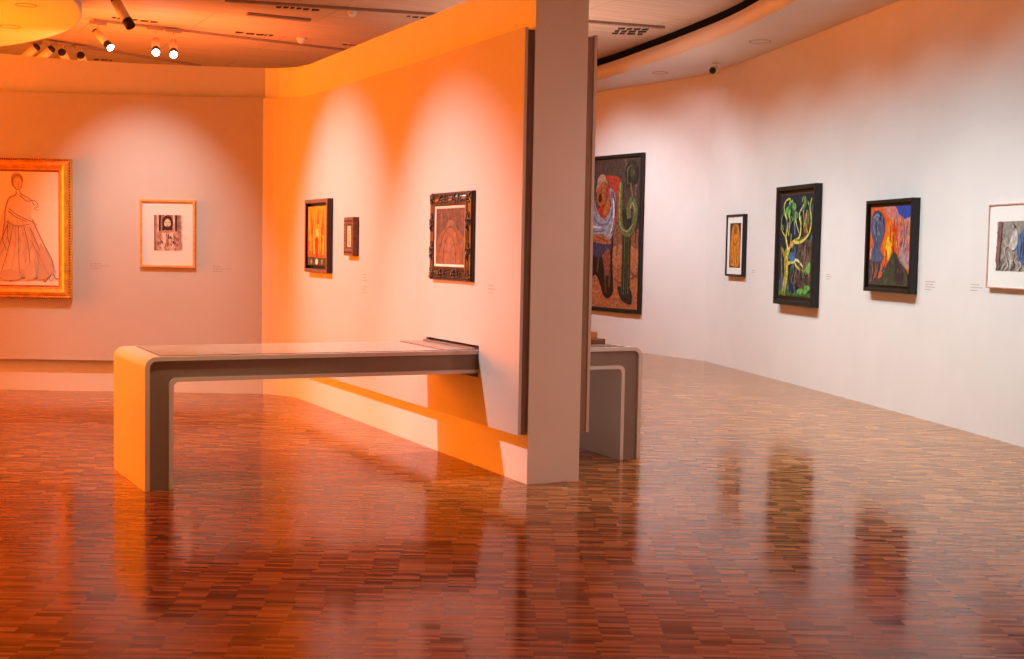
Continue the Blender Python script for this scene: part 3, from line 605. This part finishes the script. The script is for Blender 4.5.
for i in range(30): u, v = .38+.3*random.random(), .3+.55*random.random(); a.line([(u, v), (u+.02, v-.05), (u+.01, v-.1)], .018, random.choice([(250, 150, 40), (232, 84, 30), (255, 196, 70), (214, 70, 36)]), .6)
for i in range(24): u, v = .72+.27*random.random(), .3+.5*random.random(); a.line([(u, v), (u-.03, v-.08)], .014, random.choice([(198, 160, 160), (150, 118, 140), (216, 120, 80), (120, 100, 130)]), .5)
for i in range(14): u, v = .08+.26*random.random(), .5+.42*random.random(); a.line([(u, v), (u+.02, v-.06)], .016, random.choice([(120, 128, 158), (66, 72, 100), (98, 106, 138)]), .6)
a.shape([(.22, .0), (.40, .16), (.56, .36), (.66, .42), (.78, .30), (.96, .18), (1, 0)], (66, 68, 54), True); a.shape([(.66, .40), (.78, .26), (.9, .18), (.86, .02), (.7, .1)], (58, 42, 46), True)
for i in range(16): u = .35+.5*random.random(); v = .02+.2*random.random(); a.line([(u, v), (u+.04, v+.06)], .014, random.choice([(96, 98, 78), (52, 50, 44), (82, 74, 66)]), .6)
a.make('canvas', g, -.056)
# --- picture cut by the right edge of the view
g = picture('framed_print', 'grey and blue print with white mat in a pale pinkish wooden frame, far right', 'picture', (7.913, 6.933, 1.558), rn(6.93), .044)
w, h = 1.2, .676
bm = bmesh.new(); frame(bm, w, h, [(0, 0), (0, .04), (.003, .043), (.010, .043), (.013, .04), (.013, 0)]); link('frame', bm, M_PINKF, g)
flat('mat_board', w-.026, h-.026, -.030, M_MATB, g)
a = Art(.94, .395, (150, 142, 136), .35)
for i in range(60):
    u, v = random.random(), random.random(); a.line([(u, v), (u+.05*math.sin(i), v-.12), (u+.05*math.cos(i), v-.22)], .012, random.choice([(96, 86, 84), (184, 178, 168), (120, 104, 100), (70, 62, 64), (206, 200, 190)]), .4)
a.shape([(.36, .2), (.32, .55), (.42, .85), (.55, .8), (.56, .3), (.46, .14)], (84, 106, 150), True); a.shape([(.40, .3), (.38, .5), (.46, .7), (.5, .4)], (58, 78, 130), True); a.shape([(.2, .5), (.3, .86), (.34, .6), (.28, .42)], (196, 192, 184), True); a.shape([(0, .2), (.04, 1), (.09, 1), (.06, .1)], (132, 92, 90))
for i in range(10): a.line([(.05+.1*i, .02), (.1+.1*i, .12), (.08+.1*i, .2)], .012, [(64, 58, 58), (214, 208, 200)][i % 2])
for i in range(10): u = .36+.02*i; a.line([(u, .75-.02*i), (u+.02, .5), (u, .25)], .008, [(120, 144, 186), (44, 58, 100)][i % 2], .4)
a.line([(.62, .9), (.66, .5), (.62, .1)], .03, (70, 66, 72)); a.make('print', g, -.0345)

# ------------------------------------------------------------------ small printed wall labels
def wall_label(label, pos, n, wd, lines, lh=.024):
    t = bmesh.new(); z = 0
    for k, frac in enumerate(lines):
        x = 0; end = wd*frac
        while x < end-.004:
            q = min(.012+.03*random.random(), end-x); box(t, x, x+q, -.0012, -.0002, z-.007, z); x += q+.007
        z -= lh
    o = link('wall_label', t, M_TEXT); o.location = pos; o.rotation_euler = (0, 0, facing(*n)); tag(o, label, 'label', 'printed labels beside the pictures'); return o
def px_ray(x, y): return (x-512)/F*r2-(y-329.5)/F*u2+fw
def on_plane(x, y, P0, n):
    d = px_ray(x, y); o = Vector((0, 0, H)); n = Vector((n[0], n[1], 0)); return o+d*(((Vector(P0)-o).dot(n))/d.dot(n))
def lab(label, x, y, P0, n, wd, lines, lh=.024): wall_label(label, on_plane(x, y, P0, n), n, wd, lines, lh)
PL = (3.39-.07*.43299, 12.15-.07*.9014, 0)
lab('small printed wall label between the gold-framed drawing and the oak-framed print', 89.5, 263, PL, NL, .20, [.6, 1, .55])
lab('small printed wall label to the right of the oak-framed print', 213, 266, PL, NL, .18, [.45, 1, .55])
PX = (3.535, 0, 0)
lab('upper of two small printed wall labels right of the tiny carved frame', 363, 274, PX, NX, .10, [.7, .6, 1])
lab('lower of two small printed wall labels right of the tiny carved frame', 363, 286, PX, NX, .10, [.9, .7, 1])
lab('small printed wall label right of the ornate carved frame', 488.5, 284.5, PX, NX, .10, [.7, 1, .6])
def rlab(label, x, y, yy, wd, lines): lab(label, x, y, (rwx(yy), yy, 0), rn(yy), wd, lines)
lab('small printed wall label right of the largest painting', 647.5, 266, (9.94, 15.59, 0), NF, .16, [1, .8, .6])
rlab('small printed wall label right of the small orange figure print', 752, 270, 12.6, .12, [.8, 1])
rlab('small printed wall label right of the yellow tree painting', 826.5, 274, 10.5, .12, [.7, 1, .7])
rlab('small printed wall label right of the flames painting', 925.5, 281, 8.4, .18, [1, .8, 1, .6])
rlab('small printed wall label just left of the pale-framed print', 971, 284, 7.5, .18, [.7, 1, .6])

# ------------------------------------------------------------------ ceiling fittings
def at_ceil(x, y, z=CEIL):
    d = px_ray(x, y); return Vector((0, 0, H))+d*((z-H)/d.z)
def bar(name, a, b, wd, ht, m, parent=None):
    d = b-a; bm = bmesh.new(); l = d.length; box(bm, 0, l, -wd/2, wd/2, -ht, 0); o = link(name, bm, m, parent)
    o.location = a; o.rotation_euler = (0, 0, math.atan2(d.y, d.x)); return o
TR = []
for lbl, p, q, wd in (('lighting track carrying the three lit spotlights', (94, 18.7), (349, 49.2), .05), ('ceiling track running behind the partition top near the frame top', (225, -1), (440, 13.2), .05),
                      ('ceiling track carrying the row of four dark-capped spotlights', (47, 39.6), (200, 64.6), .05), ('short wide ceiling slot between two longer tracks', (247, 12.6), (310, 19), .09), ('short ceiling track right of the partition end', (585, 20), (664, 26.4), .06)):
    o = bar('lighting_track', at_ceil(*p), at_ceil(*q), wd, .03, M_TRACK); tag(o, lbl, 'track', 'tracks on the ceiling')
def vent(lbl, p, q, wd, rows):
    a, b = at_ceil(*p), at_ceil(*q); d = b-a; l = d.length; bm = bmesh.new()
    for r in range(rows):
        x = .02
        while x < l-.04:
            s = min(.03+.10*random.random(), l-x); y0 = wd*(r-(rows-1)/2)*.8; j = wd*.34*(random.random()-.5)
            v = [(x, y0+j-wd*.25), (x+s*.9, y0-wd*.32), (x+s, y0+j+wd*.2), (x+s*.2, y0+wd*.33)]
            A = [bm.verts.new((*p_, -.003)) for p_ in v]; B = [bm.verts.new((*p_, 0)) for p_ in v]
            bm.faces.new(A[::-1]); bm.faces.new(B)
            for i in range(4): bm.faces.new((A[i], A[(i+1) % 4], B[(i+1) % 4], B[i]))
            x += s+.008+.02*random.random()
    o = link('ceiling_vent', bm, M_VENT); o.location = a; o.rotation_euler = (0, 0, math.atan2(d.y, d.x)); tag(o, lbl, 'vent', 'slotted vents in the ceiling')
vent('dark slotted ceiling vent nearest the top of the frame, left of the orange dome', (274, 6.5), (320, 10.3), .19, 1)
vent('dark slotted ceiling vent below the short ceiling slot', (233, 32), (276, 36), .19, 1)
vent('dark slotted ceiling vent behind the nearest spotlight', (110, 17), (160, 22.5), .19, 1)
vent('tiny dark ceiling vent right above the wall corner', (341, 44), (360, 46), .16, 1)
vent('short dark ceiling vent close to the partition top', (405, 16), (430, 18), .16, 1)
vent('dark speckled ceiling vent right of the partition end', (613, 30.5), (649, 32), .22, 3)
vent('dark ceiling vent low above the left wall, beside the row of four spotlights', (92, 59), (112, 60.5), .2, 1)
def dome(lbl, x, y):
    p = at_ceil(x, y); t = thing('smoke_detector', lbl, 'smoke detector', p, 0, 'smoke detectors on the ceiling')
    bm = bmesh.new(); lathe(bm, [(.06, 0), (.06, -.02), (.055, -.024)], 24); link('base', bm, M_WHITEP, t)
    bm = bmesh.new(); lathe(bm, [(.05, -.024), (.046, -.045), (.034, -.062), (.014, -.072)], 24); link('cover', bm, M_WHITEP, t)
dome('round ceiling smoke detector sitting on the track above the wall corner', 301, 38); dome('round ceiling smoke detector nearest the top of the frame', 352, 11)

def spotlight(lbl, stem_top, pivot, aim, length, rad, lit, adapter, group=None):
    """stem_top/pivot: points; aim: unit direction of the beam"""
    t = thing('track_spotlight', lbl, 'spotlight', stem_top, 0, 'spotlights hanging from the ceiling tracks')
    st = Vector(stem_top); pv = Vector(pivot)-st; aim = Vector(aim).normalized()
    bm = bmesh.new(); a = Vector(adapter); n = Vector((-a.y, a.x, 0)).normalized()*.02
    A = [a*.1+n, a*-.1+n, a*-.1-n, a*.1-n]
    lo = [bm.verts.new((v.x, v.y, -.035)) for v in A]; hi = [bm.verts.new((v.x, v.y, 0)) for v in A]
    bm.faces.new(lo); bm.faces.new(hi)
    for i in range(4): bm.faces.new((lo[i], lo[(i+1) % 4], hi[(i+1) % 4], hi[i]))
    link('adapter', bm, M_TRACK, t)
    bm = bmesh.new(); cyl(bm, (0, 0, -.03), pv, .009, seg=10); link('stem', bm, M_SPOT, t)
    b0 = pv-aim*length*.12; b1 = pv+aim*length*.70; b2 = pv+aim*length
    bm = bmesh.new(); cyl(bm, b0, b1, rad, seg=24); link('body', bm, M_SPOT, t)
    bm = bmesh.new(); cyl(bm, b0-aim*.035, b0, rad*.8, rad*1.0, 24); link('end_cap', bm, M_BLACK, t)
    bm = bmesh.new(); cyl(bm, b1, b2, rad*1.04, seg=24); bb = link('snoot', bm, M_BLACK, t); bb['label'] = 'black snoot'
    bm = bmesh.new(); cyl(bm, b2, b2+aim*.006, rad*.93, seg=24); link('lens', bm, M_LENS if lit else M_BLACK, t)
    return t
def img_dir(dx, dy, dz): return (r2*dx-u2*dy-fw*dz)      # right, down, towards the viewer -> hall axes
td = (at_ceil(349, 49.2)-at_ceil(94, 18.7)).normalized()
def hang(x, y, ys):   # a stem dropping from the ceiling pixel (x, y) until the picture height ys
    p = at_ceil(x, y, CEIL-.03); dist = (p-Vector((0, 0, H))).dot(fw); return p, p-Vector((0, 0, (ys-y)*dist/F))
p, q = hang(155.5, 27, 42); spotlight('lit spotlight on the track, left one of the close pair', p, q, img_dir(.22, .60, .72), .28, .048, True, td)
p, q = hang(173.5, 29.5, 44); spotlight('lit spotlight on the track, right one of the close pair', p, q, img_dir(.20, .60, .72), .28, .048, True, td)
p, q = hang(98, 21.5, 34); spotlight('lit spotlight tilted to the right, alone at the left end of its track', p, q, img_dir(.66, .66, .40), .29, .046, True, td)
p = at_ceil(117.5, -12, CEIL-.03); q = p-Vector((0, 0, 16*(p-Vector((0, 0, H))).dot(fw)/F)); spotlight('unlit spotlight tilted to the right, nearest and highest of all', p, q, img_dir(.50, .82, .1), .29, .052, False, td)
t3d = (at_ceil(200, 64.6)-at_ceil(47, 39.6)).normalized()
for lbl, x, y, ys, aim in (('leftmost spotlight of the row of four half hidden by the wall top', 34, 41, 49, (-.80, .58, -.2)), ('second from left spotlight of the row of four half hidden by the wall top', 49, 41, 51, (-.80, .58, -.2)),
                           ('third from left spotlight of the row of four half hidden by the wall top', 63, 43, 54, (-.0, .35, -.9)), ('rightmost spotlight of the row of four half hidden by the wall top', 81.5, 46, 57, (-.05, .35, -.9))):
    p, q = hang(x, y, ys); spotlight(lbl, p, q, img_dir(*aim), .30, .055, False, t3d)

# recessed downlights in the soffits
def downlight(lbl, x, y, z, r):
    p = at_ceil(x, y, z); t = thing('recessed_downlight', lbl, 'downlight', p, 0, 'recessed downlights in the soffits')
    bm = bmesh.new(); seg = 32; prof = [(r, 0), (r, -.006), (r*.86, -.006), (r*.80, 0)]
    rings = [[bm.verts.new((a*math.cos(2*math.pi*i/seg), a*math.sin(2*math.pi*i/seg), b)) for i in range(seg)] for a, b in prof]
    for A, B in zip(rings, rings[1:]):
        for i in range(seg): bm.faces.new((A[i], A[(i+1) % seg], B[(i+1) % seg], B[i]))
    link('trim_ring', bm, mat('ring_metal', (.45, .38, .34), .4, .05, 9, linear=True), t)
    bm = bmesh.new(); lathe(bm, [(r*.8, -.0005), (r*.8, -.002)], 32); link('reflector', bm, M_SOFFIT, t)
downlight('recessed downlight in the soffit nearest above the small orange print', 760, 41.3, 3.87, .13); downlight('recessed downlight in the soffit beyond the partition, above the largest painting', 660, 72.5, 3.87, .11)
downlight('recessed downlight in the round orange soffit, the upper one', 26, 5, 3.87, .11); downlight('recessed downlight in the round orange soffit, the lower one', 10, 26.5, 3.87, .12)

# security camera under the soffit
cp = at_ceil(717, 63.5, 3.87)
sc_ = thing('security_camera', 'small white security camera with black front under the soffit', 'security camera', cp, 0)
bm = bmesh.new(); lathe(bm, [(.055, 0), (.055, -.02), (.045, -.028)], 20); link('mount', bm, M_WHITEP, sc_)
ax = Vector((-.80, -.58, -.12)).normalized(); hd = Vector((-.06, -.05, -.10))
bm = bmesh.new(); cyl(bm, (0, 0, -.025), hd, .014, seg=12); link('arm', bm, M_WHITEP, sc_)
bm = bmesh.new(); cyl(bm, hd-ax*.05, hd+ax*.10, .046, seg=20); link('housing', bm, M_WHITEP, sc_)
bm = bmesh.new(); cyl(bm, hd+ax*.10, hd+ax*.12, .044, .038, 20); o = link('lens_cover', bm, M_BLACK, sc_); o['label'] = 'black lens cover'

# ------------------------------------------------------------------ light
def aim_at(o, target): o.rotation_euler = (Vector(target)-o.location).to_track_quat('-Z', 'Y').to_euler()
def area(name, loc, tgt, sx, sy, p, c):
    d = bpy.data.lights.new(name, 'AREA'); d.shape = 'RECTANGLE'; d.size = sx; d.size_y = sy; d.energy = p; d.color = c
    o = bpy.data.objects.new(name, d); COL.objects.link(o); o.location = loc; aim_at(o, tgt); return o
def spot(name, loc, tgt, ang, blend, p, c=(1, .93, .87), r=.04):
    d = bpy.data.lights.new(name, 'SPOT'); d.spot_size = math.radians(ang); d.spot_blend = blend; d.energy = p; d.color = c; d.shadow_soft_size = r
    o = bpy.data.objects.new(name, d); COL.objects.link(o); o.location = loc; aim_at(o, tgt); return o
ORANGE = (1, .165, .0)
area('orange_side_light', (-6.5, 15.0, 2.1), (3.6, 8.8, 2.0), 3.0, 3.8, 1700, ORANGE)  # broad stand-in for the unseen orange source off to the left
area('orange_ceiling_fill', (3.2, 16.0, 2.85), (3.6, 17.2, 4.3), 2.6, 2.2, 96, (1, .20, .05))  # added orange fill behind the left wall to brighten the ceiling
area('orange_ceiling_fill', (-1.2, 15.6, 1.3), (-1.2, 15.6, 4.3), 5, 3, 520, (1, .18, .0))  # added orange fill below the round soffit, out of view
o = area('right_ceiling_fill', (6.9, 13.0, 1.5), (6.9, 13.0, 4.3), 1.5, 1.5, 24, (1, .62, .46)); o.data.spread = math.radians(95)  # added fill hidden behind the partition, shining up at the right-hand ceiling
spot('partition_end_fill', (5.6, .2, 3.9), (3.95, 7.1, .9), 36, 1, 500, (1, .54, .44), .3)  # added warm fill for the partition's end face, no fitting there
# partition
spot('partition_spot', (.65, 8.7, 4.05), (3.54, 7.85, .85), 46, 1, 640, (.95, .92, .92))
spot('partition_spot', (.65, 10.75, 4.05), (3.54, 10.25, 1.15), 47, 1, 560, (.95, .92, .92))
# left wall
def lw(x): return 13.25-(x-1.1)*.48
for x in (1.05, 2.35):
    spot('left_wall_spot', (x+NL[0]*2.0, lw(x)+NL[1]*2.0, 4.05), (x, lw(x), 1.0), 50, 1, 285, (.95, .96, .84))
spot('left_wall_spot', (1.2, 6.57, 4.05), (1.7, 9.4, 0), 56, 1, 520, (1, .66, .38))
spot('orange_floor_fill', (-2.6, 11.3, 4.0), (-.2, 12.6, 0), 54, 1, 1700, (1, .19, 0))  # added orange fill for the far-left floor and lower wall
# right wall
for y in (4.0, 5.5, 7.0, 8.5, 10.0, 11.5, 13.0):
    n = Vector((*rn(y), 0)).normalized(); x = rwx(y)
    spot('right_wall_spot', (x+n.x*2.5, y+n.y*2.5, 4.08), (x, y, .45), 86, 1, 214, (.70, .95, 1.0), .12)
spot('right_wall_spot', (7.5, 15.9, 4.08), (9.9, 15.9, 1.3), 82, 1, 330, (.85, .94, 1), .15)
spot('right_wall_spot', (7.6, 14.4, 4.08), (10.02, 14.4, 1.5), 84, 1, 190, (.88, .94, 1), .15)
for x, y in ((6.3, 8.2), (7.0, 11.2), (5.6, 5.6)):
    spot('hall_floor_fill', (x, y, 4.08), (x, y, 0), 110, 1, 400, (1, .90, .82), .12)  # added downward fill to brighten the right-hand floor and its bounce
w = bpy.data.worlds.new('hall'); S.world = w; w.use_nodes = True
bg = w.node_tree.nodes['Background']; bg.inputs[0].default_value = (1, .48, .06, 1); bg.inputs[1].default_value = .46
vs = S.view_settings; vs.view_transform = 'Standard'; vs.look = 'None'; vs.gamma = 1; vs.use_curve_mapping = False; vs.exposure = 0
